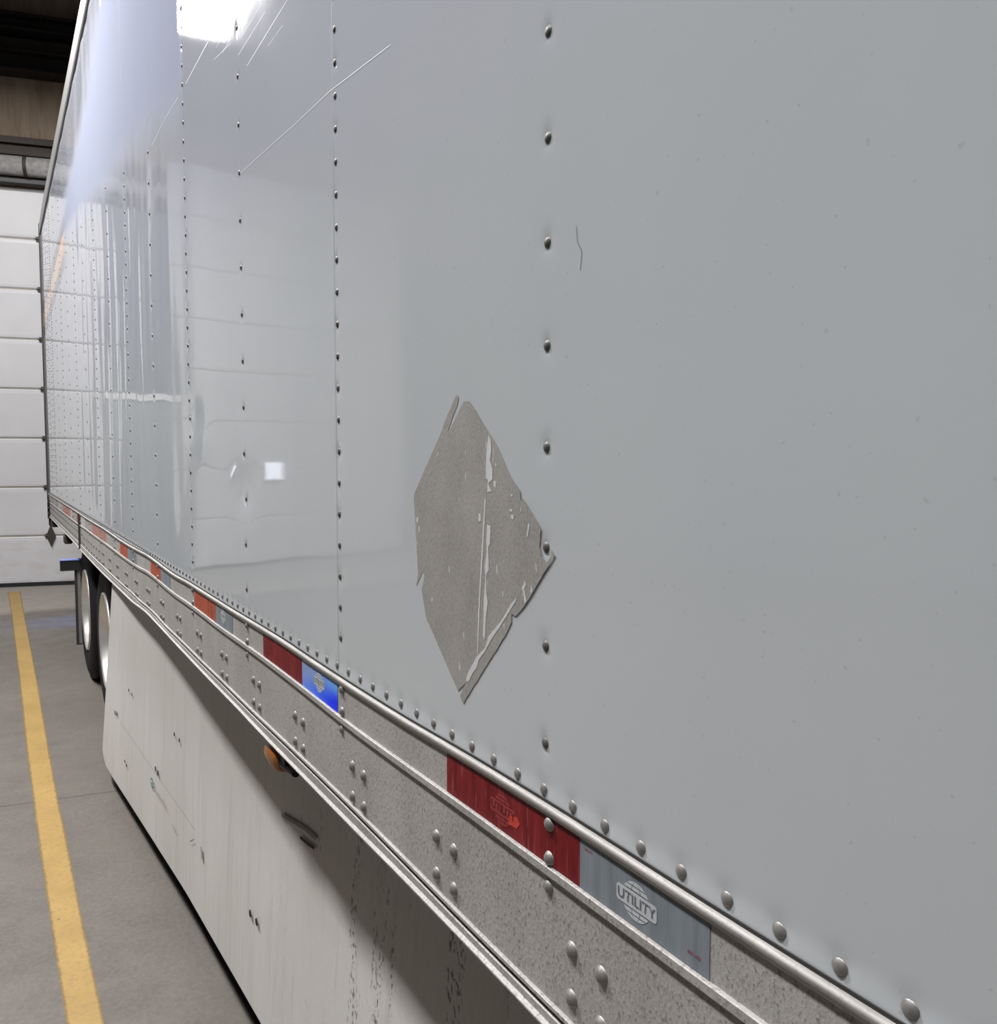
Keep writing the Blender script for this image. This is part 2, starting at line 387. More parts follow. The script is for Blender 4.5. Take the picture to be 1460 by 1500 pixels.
M = dict(sheet=mat_sheet(), rail=mat_rail(), bead=mat_bead(), bare=mat_bare(), skirt=mat_skirt(), floor=mat_floor(),
         yellow=mat_yellow(), door=mat_door(), board=mat_board(), rubber=mat_rubber(), rim=mat_rim(),
         rivet=simple('rivet_metal', (.25, .24, .23), .42, .4, .35, 220), rivet_dark=simple('grimy_rivet', (.13, .122, .115), .5, .3, .4, 260),
         paint=simple('paint_remnant', (.60, .615, .615), .5, 0, .08, 60), scratch=simple('bright_scratch', (.80, .82, .84), .4, 0, .05, 60),
         seal=simple('dark_sealant', (.028, .026, .024), .7, 0, .2, 40), black=simple('black_steel', (.012, .012, .014), .5, .1, .3, 20),
         frame=simple('grimy_chassis', (.05, .045, .042), .7, .1, .4, 12), toprail=simple('grey_top_rail', (.28, .275, .265), .45, .3, .1, 30),
         amber=simple('amber_lens', (.24, .085, .018), .3, 0, .3, 50), blueedge=simple('blue_tinted_edge', (.22, .27, .62), .4, 0, .2, 20),
         flap=simple('black_mud_flap_rubber', (.02, .02, .02), .7, 0, .3, 20), hoop=simple('grey_flap_face', (.16, .15, .145), .6, 0, .25, 20),
         wall=simple('blue_grey_wall_panel', (.075, .088, .11), .6, 0, .08, 2), wallw=simple('pale_wall_panel', (.15, .155, .165), .6, 0, .07, 2),
         wallw2=simple('pale_wainscot_panel', (.20, .215, .235), .6, 0, .07, 2),
         beam=simple('dark_steel_beam', (.014, .011, .010), .6, .2, .4, 6), beamb=simple('brown_steel_beam', (.045, .034, .028), .7, .1, .3, 6),
         ceil=simple('dark_roof_deck', (.055, .042, .032), .8, 0, .3, 3), foil=simple('silver_pipe_foil', (.50, .49, .48), .35, .3, .55, 22),
         hinge=simple('dark_hinge', (.06, .055, .05), .5, .5, .3, 60), seam=simple('grimy_joint', (.40, .35, .29), .8, 0, .3, 30),
         glass=emis('daylit_pane', (.80, .85, 1.0), 1.6), lampface=emis('lit_lamp_diffuser', (1.0, .98, .96), 14.0),
         lampbody=simple('white_lamp_housing', (.7, .7, .7), .4, 0, .05, 10),
         black_hole=simple('bolt_recess', (.012, .011, .010), .8, 0, .2, 100), green=simple('green_print', (.06, .20, .16), .6, 0, .3, 60),
         greyprint=simple('faint_grey_print', (.30, .30, .29), .6, 0, .2, 60), logo=simple('pale_print', (.50, .53, .54), .4, 0, .05, 60),
         redprint=simple('red_print', (.30, .05, .07), .5, 0, .2, 60), redglow=simple('bright_red_shine', (.50, .035, .02), .35, 0, .3, 60),
         logotext=simple('grey_lettering', (.13, .145, .165), .5, 0, .05, 60), scuff_and_shadow=simple('dark_scuff_and_shadow', (.16, .15, .14), .6, 0, .3, 90))
for k in ('red', 'faded_red', 'dusty_red', 'white', 'dusty_white', 'blue'): M['t_' + k] = mat_tape(k)

# ------------------------------------------------------------------ the hall
RA = math.radians(-13.5)                      # the hall stands at an angle to the trailer
HO = Vector((-0.30, 12.42, 0))                # origin on the rear wall line
def hall(name):                               # objects of the hall are modelled in (u along wall, v out of the hall, z)
    o = empty(name, HO, RA); return o
def hbox(name, a, b, m, kind='structure', parent=None, bevel=0):
    o = MB().box(a, b).build(name, m, parent, bevel=bevel)
    if parent is None: o.location = HO; o.rotation_euler = (0, 0, RA)
    if kind and parent is None: o['kind'] = kind
    return o
U0, U1, V0, CZ = -7.6, 9.5, -24.0, 7.9
floor = MB().add([(-16, -16, 0), (14, -16, 0), (14, 17, 0), (-16, 17, 0)], [(0, 1, 2, 3)]).build('floor', M['floor']); floor['kind'] = 'structure'
hbox('ceiling', (U0 - .3, V0 - .3, CZ), (U1 + .3, .4, CZ + .2), M['ceil'])
hbox('wall_left', (U0 - .3, V0, 0), (U0, .4, 3.4), M['wallw'])
hbox('wall_left_upper', (U0 - .3, V0, 3.4), (U0, .4, CZ), M['wall'])
hbox('wall_right', (U1, V0, 0), (U1 + .3, .4, CZ), M['wallw'])
hbox('wall_front', (U0, V0 - .3, 0), (U1, V0, CZ), M['wall'])
DT = 5.08                                     # door head height
DOORS = [(-0.62, 4.2), (-5.6, -1.62)]         # opening ranges along the wall
# rear wall: piers and the boarded band above the doors
rw = MB()
rw.box((U0, 0, 0), (DOORS[1][0], .3, DT)); rw.box((DOORS[1][1], 0, 0), (DOORS[0][0], .3, DT)); rw.box((DOORS[0][1], 0, 0), (U1, .3, DT))
o = rw.build('wall_rear', M['wall']); o.location = HO; o.rotation_euler = (0, 0, RA); o['kind'] = 'structure'
wb = MB(); 
for k, u in enumerate(np.arange(U0, U1, 1.22)):
    wb.box((u + .006, 0.02 + .12 * (u < -2), DT), (min(u + 1.214, U1), .3, CZ))
o = wb.build('wall_rear_upper', M['board']); o.location = HO; o.rotation_euler = (0, 0, RA); o['kind'] = 'structure'
hbox('trim_1', (-1.60, -.035, 0), (-.64, 0, 2.46), M['wallw2'])
hbox('trim_2', (-1.60, -.06, 2.46), (-.64, 0, 2.55), M['lampbody'])
hbox('wall_rear_backing', (U0, .3, 0), (U1, .4, CZ), M['beam'])
def make_door(n, u0, u1, ph, zt):
    root = hall('door_%d' % n); root['kind'] = 'structure'
    z = .02; k = 0
    while z < zt - .02:
        z1 = min(z + ph, zt)
        # one sectional panel with a rounded top and bottom edge
        prof = [(.10, z + .004), (.064, z + .006), (.052, z + .02), (.050, z + .05), (.050, z1 - .06), (.053, z1 - .02), (.066, z1 - .006), (.10, z1 - .004)]
        vs = []; fs = []; m_ = len(prof)
        for u in (u0, u1): vs += [(u, v, zz) for v, zz in prof]
        fs = [(i, i + 1, i + 1 + m_, i + m_) for i in range(m_ - 1)]
        p = MB().add(vs, fs).build('door_panel', M['door'], root, smooth=False)
        MB().box((u0, .068, z1 - .005), (u1, .09, z1 + .006)).build('joint', M['seam'], p)
        z = z1; k += 1
    MB().box((u0, .08, .0), (u1, .13, zt)).build('backing', M['beam'], root)
    MB().box((u0, .03, .0), (u1, .09, .05)).build('bottom_seal', M['black'], root)
    for u in ((u0 + .04, u1 - .10) if n == 1 else (u0 + .04, u1 - .1)):
        MB().box((u, .0, 0), (u + .06, .06, zt)).build('track', M['toprail'], root, bevel=.005)
    return root
d1 = make_door(1, *DOORS[0], .6305, DT); door_b = make_door(2, *DOORS[1], .7325, 5.88)
# hinges on the panel joints of door 1 (one stile stands just beside the trailer's rear edge)
for k in range(1, 8):
    z = .02 + .6305 * k
    for u in (.365, 2.2):
        h = MB(); h.box((u - .015, .03, z - .03), (u + .015, .055, z + .03)); h.lathe([(-.028, 0), (-.028, .010), (.028, .010), (.028, 0)], 'x', 12, (u, .025, z))
        h.build('hinge', M['hinge'], d1, bevel=.003)
lk = MB().prism([(-.10, 0), (0, -.145), (.10, 0), (0, .145)], 0, .014)
lp = lk.build('lock_plate', M['hinge'], None)
lp.data.transform(Matrix.Rotation(math.radians(90), 4, 'Z')); lp.data.transform(Matrix.Scale(.55, 4, (1, 0, 0)))
lp.parent = d1; lp.location = (.415, .02, .652); lp['label'] = 'dark diamond shaped plate'
# lit window in door 2
wn = MB().box((-3.20, .02, 1.30), (-2.80, .05, 1.62)).build('door_window', M['lampbody'], door_b, bevel=.006)
MB().box((-3.17, .012, 1.33), (-2.83, .022, 1.59)).build('pane', M['glass'], wn)

def hthing(name, label, cat, builder, m, group=None, smooth=False):
    o = builder.build(name, m, smooth=smooth, bevel=0 if smooth else .004); o.location = HO; o.rotation_euler = (0, 0, RA); return tag(o, label, cat, group)
def ibeam(v0, v1, z0, z1, t=.018, u0=U0 + .01, u1=U1 - .01):
    b = MB(); vm = (v0 + v1) / 2
    b.box((u0, v0, z1 - t), (u1, v1, z1)); b.box((u0, v0, z0), (u1, v1, z0 + t)); b.box((u0, vm - t / 2, z0 + t), (u1, vm + t / 2, z1 - t)); return b
hthing('steel_beam', 'black steel beam crossing the brown boards high above the overhead door', 'beam', ibeam(-.28, -.02, 6.38, 6.63, .03), M['beam'])
hthing('steel_beam', 'uppermost dark steel beam just under the roof, near the top left corner', 'beam', ibeam(-.28, -.02, 6.86, 7.06, .03), M['beam'])
hthing('steel_channel', 'brown-black steel channel directly above the silver pipe', 'beam', MB().box((-1.3, -.16, 5.40), (U1 - .01, -.02, 5.47)).box((-1.3, -.10, 5.47), (U1 - .01, -.02, 5.54)).box((-1.3, -.16, 5.54), (U1 - .01, -.02, 5.62)), M['beamb'])
hthing('roof_board', 'dark brown boarding filling the gap between the two black beams', 'board', MB().box((U0 + .01, -.05, 6.64), (U1 - .01, -.01, 6.85)), M['beamb'])
hthing('door_header', 'thin black steel header along the top edge of the white overhead door', 'header', MB().box((-1.3, -.10, 5.075), (U1 - .01, -.012, 5.135)), M['black'])
pipe = MB().lathe([(-1.25, 0), (-1.25, .118), (U1 - .02, .118), (U1 - .02, 0)], 'x', 28, (0, -.14, 5.268))
pr = hthing('insulated_pipe', 'silver foil-wrapped pipe running above the white overhead door', 'pipe', pipe, M['foil'], smooth=True)
for u in np.arange(-.9, U1, 1.2):
    MB().lathe([(-.02, .117), (-.02, .124), (.02, .124), (.02, .117)], 'x', 28, (u, -.14, 5.268)).build('pipe_band', M['beamb'], pr)
# main roof trusses across the hall
for i, v in enumerate((-4.6, -9.4, -14.2, -19.0)):
    hthing('roof_beam', 'dark steel roof beam across the hall', 'beam', ibeam(v - .12, v + .12, 7.05, 7.55, .03), M['beam'], 'roof beams across the hall')

# ceiling lamp fixtures
for i, (lx, ly, pw) in enumerate(LAMPS):
    e = empty('ceiling_lamp', (lx, ly, LAMP_Z))
    MB().box((-.26, -.66, 0.0), (.26, .66, .09)).build('housing', M['lampbody'], e, bevel=.01)
    MB().box((-.22, -.62, -.03), (.22, .62, -.001)).build('diffuser', M['lampface'], e, bevel=.004)
    for s in (-1, 1):
        MB().lathe([(0, .006), (CZ - LAMP_Z - .09, .006)], 'z', 8, (0, s * .5, .09)).build('hanger', M['black'], e)
    if i < 4: tag(e, 'rectangular white ceiling lamp hanging over the aisle beside the trailer', 'ceiling lamp', 'ceiling lamps over the aisle')
    else: tag(e, 'added unseen ceiling lamp on the far side of the trailer, for room light', 'ceiling lamp', 'added fill lamps beyond the trailer')

# yellow line
YL = [(-.360, -9.), (-.368, 2.676), (-.376, 3.318), (-.386, 4.322), (-.384, 4.498), (-.389, 5.379), (-.384, 7.072), (-.384, 10.258), (-.402, 12.15)]
YR = [(-.278, -9.), (-.284, 2.626), (-.29, 3.266), (-.290, 4.265), (-.294, 4.446), (-.291, 5.321), (-.281, 7.011), (-.277, 10.195), (-.269, 12.1)]
yv = []; yf = []; uvs = []
ysam = np.concatenate([[-9, 0, 2], np.arange(2.4, 12.1, .1)])
for k, y in enumerate(ysam):
    a = np.interp(y, [q[1] for q in YL], [q[0] for q in YL]) - .012; b = np.interp(y, [q[1] for q in YR], [q[0] for q in YR]) + .012
    yv += [(a, y, .0015), (b, y, .0015)]
    if k: yf.append((2 * k - 2, 2 * k - 1, 2 * k + 1, 2 * k))
me = bpy.data.meshes.new('yellow_line'); me.from_pydata(yv, [], yf); uv = me.uv_layers.new(name='UVMap')
for lp_ in me.loops: uv.data[lp_.index].uv = (lp_.vertex_index % 2, yv[lp_.vertex_index][1])
yl = link_mesh('yellow_line', me, M['yellow'], floor); yl['label'] = 'worn yellow painted line'

# ------------------------------------------------------------------ the trailer
TR = empty('semi_trailer', (1.3, 2.3, 0))
tag(TR, 'long white box trailer with riveted side, scuffed grey diamond and white skirt', 'semi-trailer')
def part(o): 
    o.parent = TR; o.matrix_parent_inverse = Matrix.Translation((-1.3, -2.3, 0)); return o
def sub(o, p):
    o.parent = p; return o
TOPZ = 4.040
# side sheet
ys = np.concatenate([np.linspace(FRONT, 0, 60)[:-1], np.arange(0, 2.995, .015), np.arange(3, 6.995, .0125), np.arange(7, REAR - .01, .03), [REAR]])
zs = np.concatenate([np.arange(1.270, 1.327, .006), np.arange(1.335, 2.59, .02), np.arange(2.61, TOPZ - .01, .04), [TOPZ]])
Yg, Zg = np.meshgrid(ys, zs, indexing='ij'); Xg = -bulge(Yg, Zg)
vv = np.stack([Xg, Yg, Zg], -1).reshape(-1, 3); nz = len(zs)
I, J = np.meshgrid(np.arange(len(ys) - 1), np.arange(nz - 1), indexing='ij'); q0 = (I * nz + J).ravel()
ff = np.stack([q0, q0 + 1, q0 + nz + 1, q0 + nz], -1)
me = bpy.data.meshes.new('side_panel'); me.from_pydata(vv.tolist(), [], ff.tolist()); me.update()
for p in me.polygons: p.use_smooth = True
side = part(link_mesh('side_panel', me, M['sheet']))
side['label'] = 'glossy white riveted side panel'
# box body behind the sheet
b = MB(); b.box((.012, FRONT, 1.262), (2.58, REAR, 1.36)); b.box((.012, FRONT, 1.36), (.05, REAR, TOPZ)); b.box((2.54, FRONT, 1.36), (2.58, REAR, TOPZ))
b.box((.05, FRONT, 1.36), (2.54, FRONT + .06, TOPZ)); b.box((.012, FRONT, TOPZ), (2.58, REAR, TOPZ + .10))
part(b.build('box_body', M['toprail']))
# top rail with a seam line beneath
prof = [(0.004, TOPZ - .012), (-.010, TOPZ - .010), (-.014, TOPZ), (-.014, TOPZ + .12), (-.008, TOPZ + .145), (.02, TOPZ + .16), (.06, TOPZ + .16)]
def extr(prof, y0, y1):
    n = len(prof); return MB().add([(x, y0, z) for x, z in prof] + [(x, y1, z) for x, z in prof], [(i, i + 1, i + 1 + n, i + n) for i in range(n - 1)])
part(extr(prof, FRONT, REAR - .9).build('top_rail', M['toprail']))
# the last stretch of the rail slopes down towards the rear frame
n = len(prof); v1 = [(x, REAR - .9, z) for x, z in prof] + [(x, REAR + .02, z - (.0 if k < 3 else .05)) for k, (x, z) in enumerate(prof)]
part(MB().add(v1, [(i, i + 1, i + 1 + n, i + n) for i in range(n - 1)]).build('top_rail_end', M['toprail']))
part(MB().box((-.003, FRONT, TOPZ - .022), (.0, REAR, TOPZ - .012)).build('seam_sealant', M['seal']))
# rear frame post and door gear
rf = part(MB().box((-.016, REAR - .005, 1.0), (.09, REAR + .05, TOPZ + .1)).box((2.49, REAR - .005, 1.0), (2.59, REAR + .05, TOPZ + .1))
          .box((.09, REAR - .005, TOPZ - .02), (2.49, REAR + .05, TOPZ + .1)).box((.09, REAR - .005, 1.0), (2.49, REAR + .05, 1.25)).build('rear_frame', M['hinge'], bevel=.004))
part(MB().box((.10, REAR + .0, 1.26), (2.48, REAR + .045, TOPZ - .03)).build('rear_door', M['toprail'], bevel=.004))
for z in (1.18, 1.75, 2.45, 3.15, 3.80):
    sub(MB().box((.0, REAR + .04, z - .045), (.12, REAR + .065, z + .045)).lathe([(-.06, .0), (-.06, .014), (.06, .014), (.06, 0)], 'z', 10, (.02, REAR + .06, z)).build('door_hinge', M['black']), rf)

# bottom rail --------------------------------------------------------------
YS = [.3, .5, .7, .9, 1.1, 1.3, 1.5, 1.7, 1.9, 2.1, 2.3, 2.5, 2.7, 2.9, 3.1, 3.3, 3.5, 3.7, 3.9, 4.1, 4.4, 4.7, 5.0, 5.5, 6.0, 6.5, 7.0, 8.0, 9.0, 10.3]
TT = [1.2808, 1.2809, 1.2835, 1.2827, 1.2782, 1.2778, 1.2793, 1.2827, 1.2818, 1.2795, 1.2795, 1.2792, 1.2793, 1.2745, 1.2774, 1.2827, 1.2855, 1.2809, 1.2783, 1.2766, 1.277, 1.2801, 1.2824, 1.2796, 1.2772, 1.2809, 1.2817, 1.2795, 1.279, 1.279]
MM = [1.2225, 1.2224, 1.2216, 1.2211, 1.2181, 1.2159, 1.2193, 1.2217, 1.2223, 1.2203, 1.2184, 1.2203, 1.2202, 1.2165, 1.2196, 1.2236, 1.2252, 1.2169, 1.214, 1.2118, 1.2117, 1.2121, 1.2119, 1.2089, 1.209, 1.2056, 1.203, 1.203, 1.203, 1.203]
GG = [1.054, 1.054, 1.054, 1.055, 1.0585, 1.061, 1.0615, 1.061, 1.059, 1.0597, 1.0605, 1.0597, 1.0615, 1.0624, 1.061, 1.0677, 1.0683, 1.0615, 1.0636, 1.0605, 1.0561, 1.0541, 1.0524, 1.0503, 1.0503, 1.0503, 1.051, 1.0515, 1.0515, 1.0515]
BB = [1.0364, 1.0364, 1.0364, 1.0385, 1.0391, 1.0374, 1.0374, 1.0375, 1.0385, 1.0408, 1.0404, 1.0411, 1.043, 1.0445, 1.0477, 1.0491, 1.0517, 1.0435, 1.0347, 1.0336, 1.0305, 1.0273, 1.0248, 1.0241, 1.0255, 1.0285, 1.033, 1.0345, 1.0345, 1.0345]
def smooth_at(y, T):    # smooth interpolation of the measured waviness
    k = np.array([-.06, -.03, 0, .03, .06]); return float(np.mean(np.interp(y + k, YS, T)))
def rail_z(y): return smooth_at(y, TT) - .0048, smooth_at(y, MM), smooth_at(y, GG), smooth_at(y, BB)
ry = np.concatenate([[FRONT, -2, 0], np.arange(.2, 5, .05), np.arange(5, 10.3, .15), [REAR]])
def sweep(fn, name, m, cut=None):
    rows = [fn(y) for y in ry]; n = len(rows[0]); vs = []; fs = []
    for y, r_ in zip(ry, rows): vs += [(x, y, z) for x, z in r_]
    for k in range(len(ry) - 1): fs += [(k * n + i, k * n + i + 1, (k + 1) * n + i + 1, (k + 1) * n + i) for i in range(n - 1)]
    return MB().add(vs, fs).build(name, m)
def prof_web(y):
    T, Mz, G, B = rail_z(y)
    return [(.0, T - .001), (-.004, T - .010), (-.004, Mz - .009), (-.005, Mz - .021), (-.005, G + .006), (-.005, G + .0016), (.008, G + .001), (.008, G - .0042), (-.005, G - .0042), (-.004, B + .002), (.03, B - .001), (.045, B - .001)]
rail = part(sweep(prof_web, 'bottom_rail', M['rail']))
rail['label'] = 'weathered grey aluminium bottom rail'
def prof_bead(y):
    T = rail_z(y)[0]; return [(-.002, T - .0005), (-.0055, T - .0002), (-.0090, T - .0022), (-.0094, T - .0040), (-.0080, T - .0090), (-.0062, T - .0122), (-.0035, T - .0130)]
def prof_mid(y):
    z = rail_z(y)[1] - .0098; return [(-.003, z + .0003), (-.0074, z + .0001), (-.0088, z - .0008), (-.0088, z - .0090), (-.0080, z - .0105), (-.004, z - .0109)]
def prof_low(y):
    z = rail_z(y)[2] + .0085; return [(-.004, z + .0003), (-.0078, z + .0001), (-.0092, z - .0008), (-.0092, z - .0052), (-.0086, z - .0060), (-.003, z - .0062)]
def prof_lip(y):
    g = rail_z(y)[2]; z = rail_z(y)[3]; return [(-.004, g - .0036), (-.0080, g - .0037), (-.0090, g - .0044), (-.0090, z + .0040), (-.0110, z + .0028), (-.0140, z + .0012), (-.0140, z - .0010), (-.008, z - .002), (.02, z - .002)]
def prof_gap(y):
    T = rail_z(y)[0]; return [(-.0022, T + .0032), (-.0030, T + .0028), (-.0032, T - .0005), (-.001, T - .0015)]
for fn, nm, m in ((prof_bead, 'top_bead', 'bead'), (prof_mid, 'middle_ridge', 'rail'), (prof_low, 'lower_ridge', 'rail'), (prof_lip, 'bottom_lip', 'rail'), (prof_gap, 'sealant_line', 'seal')):
    o = sub(sweep(fn, nm, M[m]), rail)
    for p in o.data.polygons: p.use_smooth = (nm == 'top_bead')
# joint between two rail lengths
yj = 6.45; T, Mz, G, B = rail_z(yj)
sub(MB().box((-.0185, yj - .006, B - .002), (-.003, yj + .006, T - .002)).build('rail_joint', M['seal']), rail)

# reflective tape ------------------------------------------------------------
def tape(y1, y0, kind, label, h=(0, 1)):
    vs = []; fs = []; yy = np.linspace(y0, y1, max(2, int((y1 - y0) / .03)))
    for y in yy:
        T, Mz, G, B = rail_z(y); a = Mz - .0090; c = T - .0128; vs += [(-.0046, y, a), (-.0046, y, c), (-.0038, y, a), (-.0038, y, c)]
    for k in range(len(yy) - 1):
        i = 4 * k; fs += [(i, i + 1, i + 5, i + 4), (i + 2, i + 6, i + 7, i + 3), (i + 1, i + 3, i + 7, i + 5)]
    o = part(MB().add(vs, fs).build('reflective_tape', M['t_' + kind])); o['label'] = label; return o
t_red = tape(.971, .676, 'red', 'dark red tape piece'); t_wh = tape(.676, .494, 'white', 'blue-grey tape piece with a pale emblem')
tape(1.855, 1.580, 'red', 'dark red tape piece'); t_bl = tape(1.580, 1.3835, 'blue', 'bright blue shining tape piece')
tape(2.603, 2.323, 'faded_red', 'orange-red tape piece'); t_w2 = tape(2.323, 2.134, 'white', 'blue-grey tape piece')
tape(3.415, 3.189, 'faded_red', 'orange-red tape piece'); tape(3.189, 3.0, 'white', 'blue-grey tape piece')
tape(4.318, 4.061, 'faded_red', 'orange-red tape piece'); tape(4.061, 3.79, 'white', 'blue-grey tape piece')
tape(5.32, 4.90, 'dusty_red', 'dusty pink tape piece'); tape(5.65, 5.32, 'dusty_red', 'dusty pink tape piece')
tape(6.70, 6.42, 'faded_red', 'small red tape piece'); tape(6.38, 6.08, 'dusty_white', 'small pale tape piece')
tape(8.1, 7.3, 'dusty_red', 'dusty pink tape piece'); tape(7.3, 7.05, 'dusty_white', 'small pale tape piece'); tape(8.6, 8.2, 'dusty_white', 'small pale tape piece')

def text_mesh(s, size, bold=0.0):
    cu = bpy.data.curves.new('txt', 'FONT'); cu.body = s; cu.size = size; cu.align_x = 'CENTER'; cu.align_y = 'CENTER'; cu.offset = bold; cu.resolution_u = 3
    to = bpy.data.objects.new('txt', cu); COL.objects.link(to); dg = bpy.context.evaluated_depsgraph_get()
    me = bpy.data.meshes.new_from_object(to.evaluated_get(dg)); bpy.data.objects.remove(to, do_unlink=True); return me
def on_side(me, y, z, x, wy=1.0, tilt=0.0):   # text plane (x right, y up) -> trailer side; reading direction runs towards -Y
    for v in me.vertices:
        a, b_ = v.co.x * wy, v.co.y; a, b_ = a * math.cos(tilt) - b_ * math.sin(tilt), a * math.sin(tilt) + b_ * math.cos(tilt)
        v.co = (x, y - a, z + b_)
    return me
def emblem(y, z, s, x, par, m_disc, m_text, letters=True):
    """round globe mark with a lettered band across it"""
    g = MB(); R = .5 * s
    def arcpoly(v0, v1, n=14):   # slice of the globe between heights v0 and v1
        pts = []
        for i in range(n + 1):
            v = v0 + (v1 - v0) * i / n; pts.append((math.sqrt(max(0, 1 - v * v)), v))
        return [(-a, b_) for a, b_ in pts][::-1] + pts
    for v0, v1 in ((.52, .72), (.77, 1.0), (-.72, -.52), (-1.0, -.77)):
        P = arcpoly(v0, v1)
        # split each slice by two meridian gaps
        for lo, hi in ((-1.0, -.42), (-.36, .30), (.36, 1.0)):
            Q = []
            for i in range(15):
                v = v0 + (v1 - v0) * i / 14; c_ = math.sqrt(max(0, 1 - v * v)); Q.append((lo * c_, hi * c_, v))
            for q1, q2 in zip(Q[:-1], Q[1:]):
                g.add([(x, y - q1[0] * R * 1.1, z + q1[2] * R), (x, y - q1[1] * R * 1.1, z + q1[2] * R), (x, y - q2[1] * R * 1.1, z + q2[2] * R), (x, y - q2[0] * R * 1.1, z + q2[2] * R)], [(0, 1, 2, 3)])
    # band with rounded corners
    bw, bh, rr = 1.55 * R, .45 * R, .2 * R; P = []
    for cx, cy, a0 in ((bw - rr, bh - rr, 0), (-bw + rr, bh - rr, 90), (-bw + rr, -bh + rr, 180), (bw - rr, -bh + rr, 270)):
        for k in range(5):
            a_ = math.radians(a0 + 22.5 * k); P.append((x, y - (cx + rr * math.cos(a_)), z + cy + rr * math.sin(a_)))
    g.add(P, [tuple(range(len(P)))])
    o = sub(g.build('emblem', m_disc, fix=False), par)
    if letters:
        me = on_side(text_mesh('UTILITY', .76 * R, .004 * R), y, z, x - .0004, 1.10); sub(link_mesh('lettering', me, m_text), par)
    return o
emblem(.588, 1.2375, .037, -.0049, t_wh, M['logo'], M['logotext'])
emblem(1.480, 1.2395, .037, -.0049, t_bl, M['logo'], M['logotext'])
emblem(2.235, 1.240, .036, -.0049, t_w2, M['logo'], M['logotext'])
o = emblem(.828, 1.2375, .037, -.0049, t_red, simple('dim_red_print', (.27, .02, .022), .35, 0, .3, 60), M['t_red'])
sub(MB().add([(-.0050, .816, 1.236), (-.0050, .796, 1.2415), (-.0050, .790, 1.235), (-.0050, .797, 1.227), (-.0050, .815, 1.226)], [(0, 1, 2, 3, 4)]).build('shine_patch', M['redglow']), t_red)  # brighter red patch: a shine painted onto the tape
sub(link_mesh('small_print', on_side(text_mesh('DOT-C2', .0042, .0001), .512, 1.2262, -.0049), M['redprint']), t_wh)
sub(link_mesh('small_print', on_side(text_mesh('DOT-C2', .0036, .0001), .662, 1.2565, -.0049), M['redprint']), t_wh)

# grey diamond (placard film) and the paint specks on it ----------------------
DIA = [(0.9477, 1.7315), (0.9428, 1.7282), (0.9454, 1.7199), (0.95, 1.7141), (0.9729, 1.6863), (0.9695, 1.6854), (0.93, 1.7213), (0.9144, 1.7212), (0.9052, 1.714), (0.8698, 1.6834), (0.85, 1.6673), (0.8201, 1.6322), (0.798, 1.6149), (0.7966, 1.6034), (0.7916, 1.6063), (0.7561, 1.5755), (0.7583, 1.5557), (0.7583, 1.5553), (0.7535, 1.5438), (0.7441, 1.5398), (0.7362, 1.5469), (0.7351, 1.5541), (0.7289, 1.5489), (0.7885, 1.4855), (0.8077, 1.4707), (0.8156, 1.473), (0.8155, 1.4631), (0.8289, 1.4451), (0.9153, 1.3559), (0.9233, 1.3485), (0.9314, 1.3386), (0.9412, 1.3457), (0.9249, 1.3669), (0.9461, 1.3516), (1.0398, 1.4323), (1.0528, 1.4694), (1.045, 1.484), (1.0467, 1.4973), (1.0705, 1.4714), (1.0643, 1.4902), (1.0697, 1.5376), (1.0769, 1.5973), (1.0728, 1.6043), (0.9866, 1.6899), (0.9831, 1.6976)]
